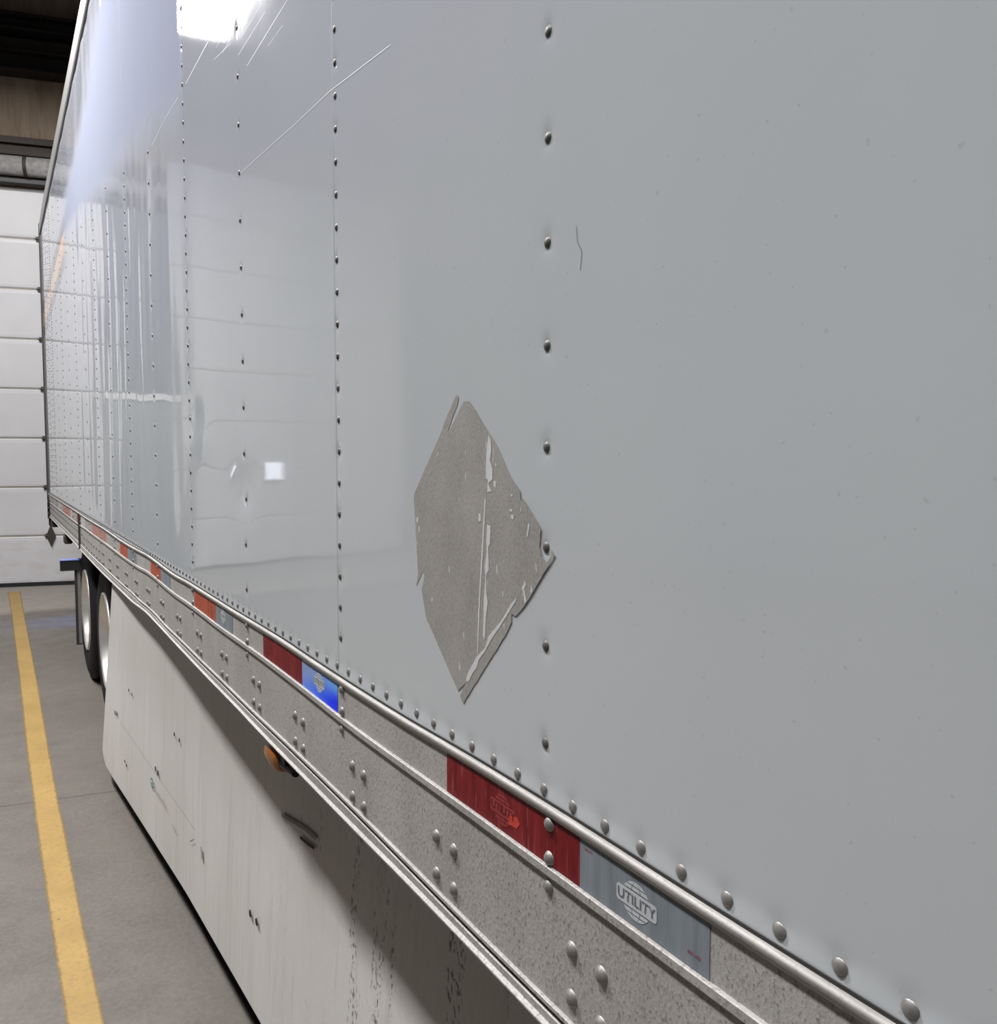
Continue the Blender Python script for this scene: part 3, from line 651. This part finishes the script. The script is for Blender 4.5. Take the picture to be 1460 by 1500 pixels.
REM = [[(0.8669, 1.679), (0.8626, 1.6732), (0.8612, 1.6603), (0.8646, 1.6488), (0.8583, 1.6373), (0.8583, 1.6259), (0.8683, 1.6213), (0.8611, 1.6114), (0.8712, 1.6103), (0.8692, 1.6256), (0.8741, 1.627), (0.8732, 1.6546), (0.8703, 1.669)], [(0.877, 1.6021), (0.8741, 1.6022), (0.88, 1.5449), (0.8808, 1.5384), (0.8874, 1.4855), (0.892, 1.4291), (0.8935, 1.4106), (0.8954, 1.4103), (0.8941, 1.4469), (0.8904, 1.4881), (0.8838, 1.5455), (0.8829, 1.5517)], [(0.8712, 1.5717), (0.8625, 1.5708), (0.864, 1.5489), (0.8683, 1.5454), (0.8668, 1.5177), (0.8726, 1.5112), (0.8741, 1.4918), (0.8691, 1.4777), (0.8741, 1.4592), (0.8756, 1.4381), (0.8785, 1.4301), (0.8815, 1.4371), (0.88, 1.4582), (0.8791, 1.4822), (0.875, 1.5094), (0.877, 1.5195), (0.8721, 1.5392), (0.8726, 1.5526)], [(0.8039, 1.4929), (0.8064, 1.4884), (0.8358, 1.4582), (0.8639, 1.4314), (0.877, 1.4154), (0.8905, 1.4044), (0.8966, 1.3917), (0.9059, 1.3851), (0.9169, 1.3703), (0.9248, 1.3692), (0.92, 1.3805), (0.8966, 1.407), (0.8756, 1.4217), (0.8683, 1.4365), (0.8385, 1.4607), (0.8143, 1.4858)], [(0.7886, 1.5143), (0.7848, 1.5107), (0.7886, 1.5047), (0.7835, 1.4917), (0.7872, 1.4884), (0.7898, 1.5004), (0.7936, 1.5054), (0.7899, 1.51)], [(0.8555, 1.6245), (0.8499, 1.6239), (0.8513, 1.616), (0.8561, 1.6188)], [(0.8173, 1.5865), (0.8107, 1.5869), (0.8115, 1.5813), (0.8167, 1.5823)], [(0.7803, 1.5792), (0.7778, 1.578), (0.7814, 1.5642), (0.7839, 1.564)], [(0.8918, 1.5837), (0.8873, 1.584), (0.8859, 1.5752), (0.8918, 1.5733)], [(0.7761, 1.5037), (0.7737, 1.5121), (0.7712, 1.5043), (0.7736, 1.502)], [(0.8527, 1.6453), (0.8485, 1.6446), (0.8505, 1.6396)], [(0.8187, 1.6101), (0.8121, 1.6103), (0.8147, 1.6067)], [(0.8199, 1.5933), (0.8134, 1.5929), (0.8147, 1.5901), (0.8199, 1.5905)], [(0.7966, 1.5965), (0.7946, 1.5932), (0.7966, 1.5904)], [(1.0009, 1.6598), (0.9991, 1.6566), (1.0063, 1.6502)], [(1.0191, 1.6404), (1.0265, 1.6305), (1.0284, 1.6305)], [(1.0673, 1.5688), (1.0614, 1.5691), (1.0635, 1.5605), (1.0686, 1.5636)]]
def decal(poly, lift, name, m, par, grid=.012):
    """thin film following the sheet: triangulated, then draped on its curvature"""
    x0 = -max(float(bulge(y, z)) for y in np.linspace(.72, 1.09, 12) for z in np.linspace(1.33, 1.74, 12)) - lift
    V = [Vector((y, z, 0)) for y, z in poly]; tris = tessellate_polygon([V])
    fs = []
    for a, b_, c in tris:
        n_ = (V[b_] - V[a]).cross(V[c] - V[a]).z; fs.append((a, b_, c) if n_ < 0 else (a, c, b_))
    me = bpy.data.meshes.new(name); me.from_pydata([(x0, y, z) for y, z in poly], [], fs)
    o = link_mesh(name, me, m); o.parent = par
    return o
def fringe(P, seed=1, step=.006, amp=.0009):      # a slightly ragged edge, as of torn film
    rnd = random.Random(seed); out = []
    for (y0, z0), (y1, z1) in zip(P, P[1:] + P[:1]):
        L = math.hypot(y1 - y0, z1 - z0); n = max(1, int(L / step))
        for k in range(n):
            t = k / n; j = 0 if k == 0 else rnd.uniform(-amp, amp)
            out.append((y0 + (y1 - y0) * t - (z1 - z0) / L * j, z0 + (z1 - z0) * t + (y1 - y0) / L * j))
    return out
holder = part(decal(fringe(DIA, 2, .009, .0006), .0003, 'placard_film', M['bare'], TR)); holder['label'] = 'scuffed grey diamond with torn edges and white specks'
for k, P in enumerate(REM): 
    sub(decal(fringe(P, k, .003, .0004), .0006, 'paint_remnant', M['paint'], None), holder)

# scratches and cracks on the sheet -------------------------------------------
SCR = [([(2.2935, 2.7146), (2.5861, 2.7187)], 0.003), ([(2.6991, 2.7216), (3.1936, 2.7365)], 0.003), ([(1.6255, 2.5176), (1.9222, 2.5115)], 0.0016), ([(1.7766, 2.5619), (1.9975, 2.5637)], 0.0012), ([(1.865, 2.6253), (1.9792, 2.628)], 0.0012), ([(2.0628, 2.6268), (2.1448, 2.6291)], 0.0012), ([(2.1417, 2.6663), (2.2053, 2.6641)], 0.0012), ([(1.2856, 2.256), (1.3945, 2.2683), (1.5905, 2.2769), (2.003, 2.3031)], 0.0013), ([(1.2856, 2.256), (1.1465, 2.2403)], 0.0012), ([(1.6561, 2.484), (1.7591, 2.4867)], 0.0008), ([(2.0635, 2.6169), (2.2316, 2.6457)], 0.001), ([(1.7973, 2.5889), (1.9686, 2.5911)], 0.0008)]
for P, wd in SCR:
    mb = MB(); n_ = 10; Q = []
    for a, c in zip(P[:-1], P[1:]): Q += [(a[0] + (c[0] - a[0]) * t / n_, a[1] + (c[1] - a[1]) * t / n_) for t in range(n_)]
    Q.append(P[-1]); mb.strip(Q, wd * .6, lambda y, z: X_side(y, z, .0006))
    sub(mb.build('scratch', M['scratch'], fix=False), side)
sub(MB().strip([(0.6953, 1.8823), (0.6934, 1.8657), (0.6856, 1.8553), (0.6884, 1.8373)], .0008, lambda y, z: X_side(y, z, .0005)).build('crack', M['scuff_and_shadow'], fix=False), side)
# lap seam of the sheets: thin bright edge on every second post
for k in range(0, 8):
    y = Y0 + D * (1 + 2 * k) + .012
    sub(MB().strip([(y, z) for z in np.arange(1.27, TOPZ, .05)], .0012, lambda y, z: X_side(y, z, .0004)).build('lap_seam', simple('seam_shade', (.40, .43, .45), .4, 0, .05, 60) if k == 0 else bpy.data.materials['seam_shade'], fix=False), side)

# rivets -----------------------------------------------------------------------
def dome(r, h, seg=14, collar=True):
    m = MB(); prof = ([(.0, r * 1.0)] if not collar else [(.0, r * 1.12), (-h * .14, r * 1.08)]) + [(-h * .30, r * .97), (-h * .62, r * .80), (-h * .86, r * .50), (-h, .0)]
    m.lathe(prof, 'x', seg); return m
def mesh_of(mb, name, m):
    me = bpy.data.meshes.new(name); me.from_pydata(mb.v, [], mb.f); bm = bmesh.new(); bm.from_mesh(me); bmesh.ops.remove_doubles(bm, verts=bm.verts, dist=1e-6)
    bmesh.ops.recalc_face_normals(bm, faces=bm.faces); bm.to_mesh(me); bm.free()
    for p in me.polygons: p.use_smooth = True
    me.materials.append(m); return me
sheet_r = [(.318 + .0538 * k, Z_BOT) for k in range(-110, 186)]
for i in range(-10, 16):
    stp = PZ if i % 2 == 0 else PZ / 2; z = 1.341
    while z < TOPZ - .03:
        sheet_r.append((Y0 + D * i, z)); z += stp
# denser nail rows near the rear corner
for i, y in enumerate((8.9, 9.2, 9.5, 9.8, 10.05)):
    z = 1.36
    while z < TOPZ - .03: sheet_r.append((y, z)); z += PZ * .5
# the wiped patch has filled over the heads beneath it
sheet_r = [q for q in sheet_r if not (2.7 < q[0] < 7.7 and q[1] > np.interp(q[0], (2.7, 7.2), (2.74, 3.30)) and q[1] < np.interp(q[0], (4, 8), (4.3, 3.45)))]
def pix(x, y, z):
    v = Vector((x + CD, y, z - CH)); d = v.dot(fw); return (730 + FPX * v.dot(r2) / d, 750 + FPX * v.dot(d2) / d, d) if d > .05 else (-9, -9, 99)
def visible(x, y, z):
    a, b_, d = pix(x, y, z); return -5 < a < 1465 and -5 < b_ < 1505
vis = sorted([q for q in sheet_r if q[0] < REAR and visible(0, *q)], key=lambda q: pix(0, *q)[2])
rest = [q for q in sheet_r if q not in set(vis[:100]) and FRONT < q[0] < REAR - .01]
rm = mesh_of(dome(.0056, .0030), 'rivet', M['rivet_dark']); rmb = mesh_of(dome(.0062, .0034), 'rivet', M['rivet'])
for (y, z) in vis[:100]:
    o = bpy.data.objects.new('rivet', rmb if z == Z_BOT else rm); COL.objects.link(o); o.location = (X_side(y, z, -.0002), y, z); o.parent = side
    o.rotation_euler = (random.uniform(0, 6), 0, 0)
def many(lst, proto, name, m, par, xf):
    V = np.array(proto.v); out = MB(); vs = []; fs = []
    for k, (y, z) in enumerate(lst):
        vs += (V + [xf(y, z), y, z]).tolist(); n_ = k * len(V); fs += [tuple(i + n_ for i in f) for f in proto.f]
    me = bpy.data.meshes.new(name); me.from_pydata(vs, [], fs); 
    for p in me.polygons: p.use_smooth = True
    o = link_mesh(name, me, m); o.parent = par; o['kind'] = 'stuff'; return o
many(rest, dome(.0058, .0032, 8, False), 'rivet', M['rivet_dark'], side, lambda y, z: X_side(y, z, 0))
# rail rivets: pairs over pairs, and one row of three below each post
rr_ = []
for k in range(-3, 31):
    y = .688 + .3127 * k
    if k < 15:
        for dy in (0, -.050):
            for z in (1.139, 1.087): rr_.append((y + dy, z))
    else:
        for dy in (0, -.15):
            for z in (1.139, 1.087): rr_.append((y + dy, z))
for i in range(-2, 16):
    for z in (1.2575, 1.2195, 1.188): rr_.append((Y0 - .016 + D * i, z))
visr = sorted([q for q in rr_ if visible(-.006, *q)], key=lambda q: pix(0, *q)[2])
restr = [q for q in rr_ if q not in set(visr[:100]) and q[0] > .1 and q[0] < REAR - .05]
def rz(y, z): 
    return z + (smooth_at(y, MM) - 1.221) * .7
def xr(y, z): return -.0045
rmr = mesh_of(dome(.0088, .0068, 18), 'rail_rivet', M['rivet'])
for (y, z) in visr[:100]:
    o = bpy.data.objects.new('rail_rivet', rmr); COL.objects.link(o); s_ = .84 if z > 1.15 else 1.0
    o.location = (-.0045, y, rz(y, z)); o.scale = (s_, s_, s_); o.parent = rail
many(restr, dome(.0088, .0060, 8, False), 'rail_rivet', M['rivet_dark'], rail, xr)

# side skirt -------------------------------------------------------------------
def skx(y, z):
    xb = np.interp(y, [-3, 1.2, 2.17, 3.03, 4.48, 4.74], [.20, .075, .052, .024, -.055, -.068])
    xt = np.interp(y, [-3, 1.2, 1.5, 2.2, 3.1, 4.74], [.3, .16, .145, .1, .05, .004])
    return float(xt + (xb - xt) * (1.03 - z) / .91)
def sk_bottom(y): return .094 + .028 * max(0, 4.5 - y) + .05 * max(0, (y - 4.60) / .14) ** 2
vs = []; fs = []; sy = np.concatenate([np.linspace(-3, 1, 14)[:-1], np.arange(1, 4.4, .1), np.linspace(4.4, 4.742, 16)]); nzk = 18
for y in sy:
    zb = sk_bottom(y)
    for k in range(nzk): z = zb + (1.055 - zb) * (0, .002)[k] if k < 2 else zb + (1.055 - zb) * (k - 1) / (nzk - 2); vs.append((skx(y, z), y, z))
for i in range(len(sy) - 1):
    for k in range(nzk - 1): a = i * nzk + k; fs.append((a, a + 1, a + nzk + 1, a + nzk))
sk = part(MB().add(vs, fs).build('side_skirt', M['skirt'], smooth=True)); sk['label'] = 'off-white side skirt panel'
so = sk.modifiers.new('thick', 'SOLIDIFY'); so.thickness = .003; so.offset = 1 if True else -1
for (y, z) in [(4.102, 0.6), (4.025, 0.598), (4.419, 0.418), (4.369, 0.425), (3.192, 0.649), (3.115, 0.649), (4.124, 0.267), (4.081, 0.261), (3.5, 0.426), (3.453, 0.423), (2.266, 0.408), (2.21, 0.411)]:
    sz = .0105 if abs(z - .417) < .02 else .0075
    sub(MB().lathe([(.0, sz), (-.002, sz * .95), (-.003, 0)], 'x', 12, (skx(y, z) - .0045, y, z)).build('bolt', M['black_hole']), sk)
# green print on the skirt
def sk_strip(P, wd, name, m):
    mb = MB().strip(P, wd, lambda y, z: skx(y, z) - .0052); return sub(mb.build(name, m, fix=False), sk)
ring = [(3.555 + .030 * math.cos(t), .350 + .016 * math.sin(t)) for t in np.linspace(0, 2 * math.pi, 17)]
sk_strip(ring, .007, 'green_print', M['green']); sk_strip([(3.575, .347), (3.535, .347)], .006, 'green_print', M['green'])
for k, y in enumerate(np.arange(3.50, 3.30, -.024)):
    P = [(y, .330), (y - .002, .348)] if k % 3 else [(y + .008, .348), (y - .008, .348), (y - .006, .332)]
    sk_strip(P, .006, 'grey_print', M['greyprint'])
for k, y in enumerate((3.20, 3.176, 3.15)): sk_strip([(y, .300), (y - .004, .315)], .006, 'grey_print', M['greyprint'])
sk_strip([(2.055, .757), (1.98, .768), (1.90, .779), (1.83, .781)], .010, 'scuff_shadow_mark', M['scuff_and_shadow']); sk_strip([(1.925, .749), (1.875, .752), (1.835, .757)], .008, 'scuff_shadow_mark', M['black_hole'])  # dark streaks, partly the marker lamp's shadow painted on the skirt
sk_strip([(2.947, .345), (2.89, .375)], .0035, 'scuff_shadow_mark', M['scuff_and_shadow']); sk_strip([(2.80, .385), (2.782, .35)], .022, 'scuff_shadow_mark', M['greyprint'])

# amber marker lamp under the rail ------------------------------------------------
ml = MB().lathe([(-.062, 0), (-.062, .022), (-.050, .030), (.0, .031), (.030, .027), (.045, .018), (.048, 0)], 'y', 20, (0, 0, 0))
for i, v in enumerate(ml.v): ml.v[i] = (v[0] * .75, v[1], v[2] * .95)
mk = part(ml.build('marker_lamp', M['amber'], smooth=True)); mk.location = (.012, 1.822, 1.000); mk.matrix_parent_inverse = Matrix.Translation((-1.3, -2.3, 0)); mk['label'] = 'amber marker lamp lens'
sub(MB().lathe([(-.14, 0), (-.14, .009), (-.055, .016), (-.048, 0)], 'y', 12).box((-.012, -.10, .0), (.012, .03, .034)).build('lamp_base', M['black']), mk)

# wheels ---------------------------------------------------------------------------
def make_wheel(x, y, flip=1):
    R = .52; e = MB().lathe([(.012, .300), (.002, .325), (.0, .36), (-.004 + .0, .42), (.004, .465), (.016, .495), (.030, .515), (.045, R), (.235, R), (.25, .515), (.264, .495), (.276, .465), (.284, .42), (.28, .36), (.278, .325), (.268, .300)], 'x', 56)
    t_ = e.build('wheel', M['rubber'], smooth=True); t_ = part(t_); t_.location = (x, y, R)
    t_['label'] = 'black tyre on a bright metal rim'
    g = MB()
    for k in range(4):
        a = .062 + .048 * k; g.lathe([(a, R + .0005), (a + .002, R - .0), (a + .008, R + .0004)], 'x', 56)
    sub(g.build('tread_groove', M['black_hole']), t_)
    rim = MB().lathe([(.010, .302), (-.004, .300), (-.006, .292), (.004, .284), (.030, .280), (.050, .268), (.10, .258), (.13, .240), (.138, .20), (.125, .17), (.118, .14), (.118, .0)], 'x', 56).build('rim', M['rim'], smooth=True)
    sub(rim, t_)
    hub = MB().lathe([(.12, .11), (.09, .10), (.07, .085), (.055, .07), (.05, 0)], 'x', 28).build('hub', M['rim'], smooth=True); sub(hub, t_)
    for k in range(10):
        a = 2 * math.pi * k / 10; sub(MB().lathe([(.12, .016), (.085, .016), (.08, .010), (.08, 0)], 'x', 6, (0, .1425 * math.cos(a), .1425 * math.sin(a))).build('lug_nut', M['rim']), t_)
    if flip < 0: t_.scale = (-1, 1, 1)
    return t_
for wy in (5.70, 6.96):
    make_wheel(.055, wy); make_wheel(.385, wy); make_wheel(2.54, wy, -1); make_wheel(2.20, wy, -1)
    part(MB().lathe([(.3, 0), (.3, .065), (2.3, .065), (2.3, 0)], 'x', 16, (0, wy, .52)).build('axle', M['frame']))
# chassis under the box
b = MB()
for x in (.78, 1.72): b.box((x, 3.6, .78), (x + .08, 9.6, 1.235))
part(b.build('slider_frame', M['frame'], bevel=.005))
b = MB()
for y in np.arange(FRONT + .2, REAR, .305): b.box((.06, y, 1.13), (2.52, y + .05, 1.238))
o = part(b.build('cross_member', M['frame'])); 
part(MB().box((.60, 5.0, .62), (2.0, 7.25, .80)).build('suspension', M['frame'], bevel=.02))
part(MB().box((.10, 4.80, 1.07), (2.48, 7.7, 1.13)).build('wheel_cover', M['frame'], bevel=.02))
lg = MB()
for x in (.5, 2.0): lg.box((x, -2.6, .03), (x + .12, -2.48, 1.2)); lg.box((x - .07, -2.66, 0), (x + .19, -2.42, .03))
part(lg.build('landing_gear', M['frame'], bevel=.004))
part(MB().box((.35, REAR - .12, .50), (2.25, REAR - .02, .60)).box((.8, REAR - .1, .6), (.88, REAR - .04, 1.2)).box((1.7, REAR - .1, .6), (1.78, REAR - .04, 1.2)).build('rear_bumper', M['black'], bevel=.004))
# mud flap on its bracket, behind the wheels
br = part(MB().box((-.086, 7.30, .780), (1.2, 7.36, .860)).build('flap_bracket', M['black'], bevel=.003))
sub(MB().box((-.084, 7.295, .860), (.30, 7.365, .868)).build('bracket_top_edge', M['blueedge']), br)  # thin blue-tinted strip along the bracket's top
fl = part(MB().box((.012, 7.32, .19), (.62, 7.332, .80)).build('mud_flap', M['flap'], bevel=.002))
sub(MB().box((.032, 7.314, .20), (.60, 7.321, .780)).build('flap_face', M['hoop']), fl)
# rear corner gear: lamp cluster and hoses below the rail end
cl = part(MB().box((-.012, REAR - .16, .93), (.05, REAR - .03, 1.03)).build('tail_lamp', M['black'], bevel=.01)); cl['label'] = 'dark tail lamp below the rail end'
part(MB().box((-.01, REAR - .55, .945), (.05, REAR - .42, 1.02)).build('lamp_bracket', M['hinge'], bevel=.01))
part(MB().box((-.01, 7.95, .93), (.05, 8.12, 1.0)).build('lamp_bracket', M['hinge'], bevel=.01))
for k, (z0, z1) in enumerate(((1.20, 1.245), (1.13, 1.18), (1.07, 1.12), (1.02, 1.06))):
    sub(MB().box((-.024, REAR - .30, z0), (-.004, REAR - .12, z0 + .012)).box((-.024, REAR - .14, z0), (-.004, REAR - .12, z1)).build('latch_bar', M['black']), rail)
bpy.context.view_layer.update()
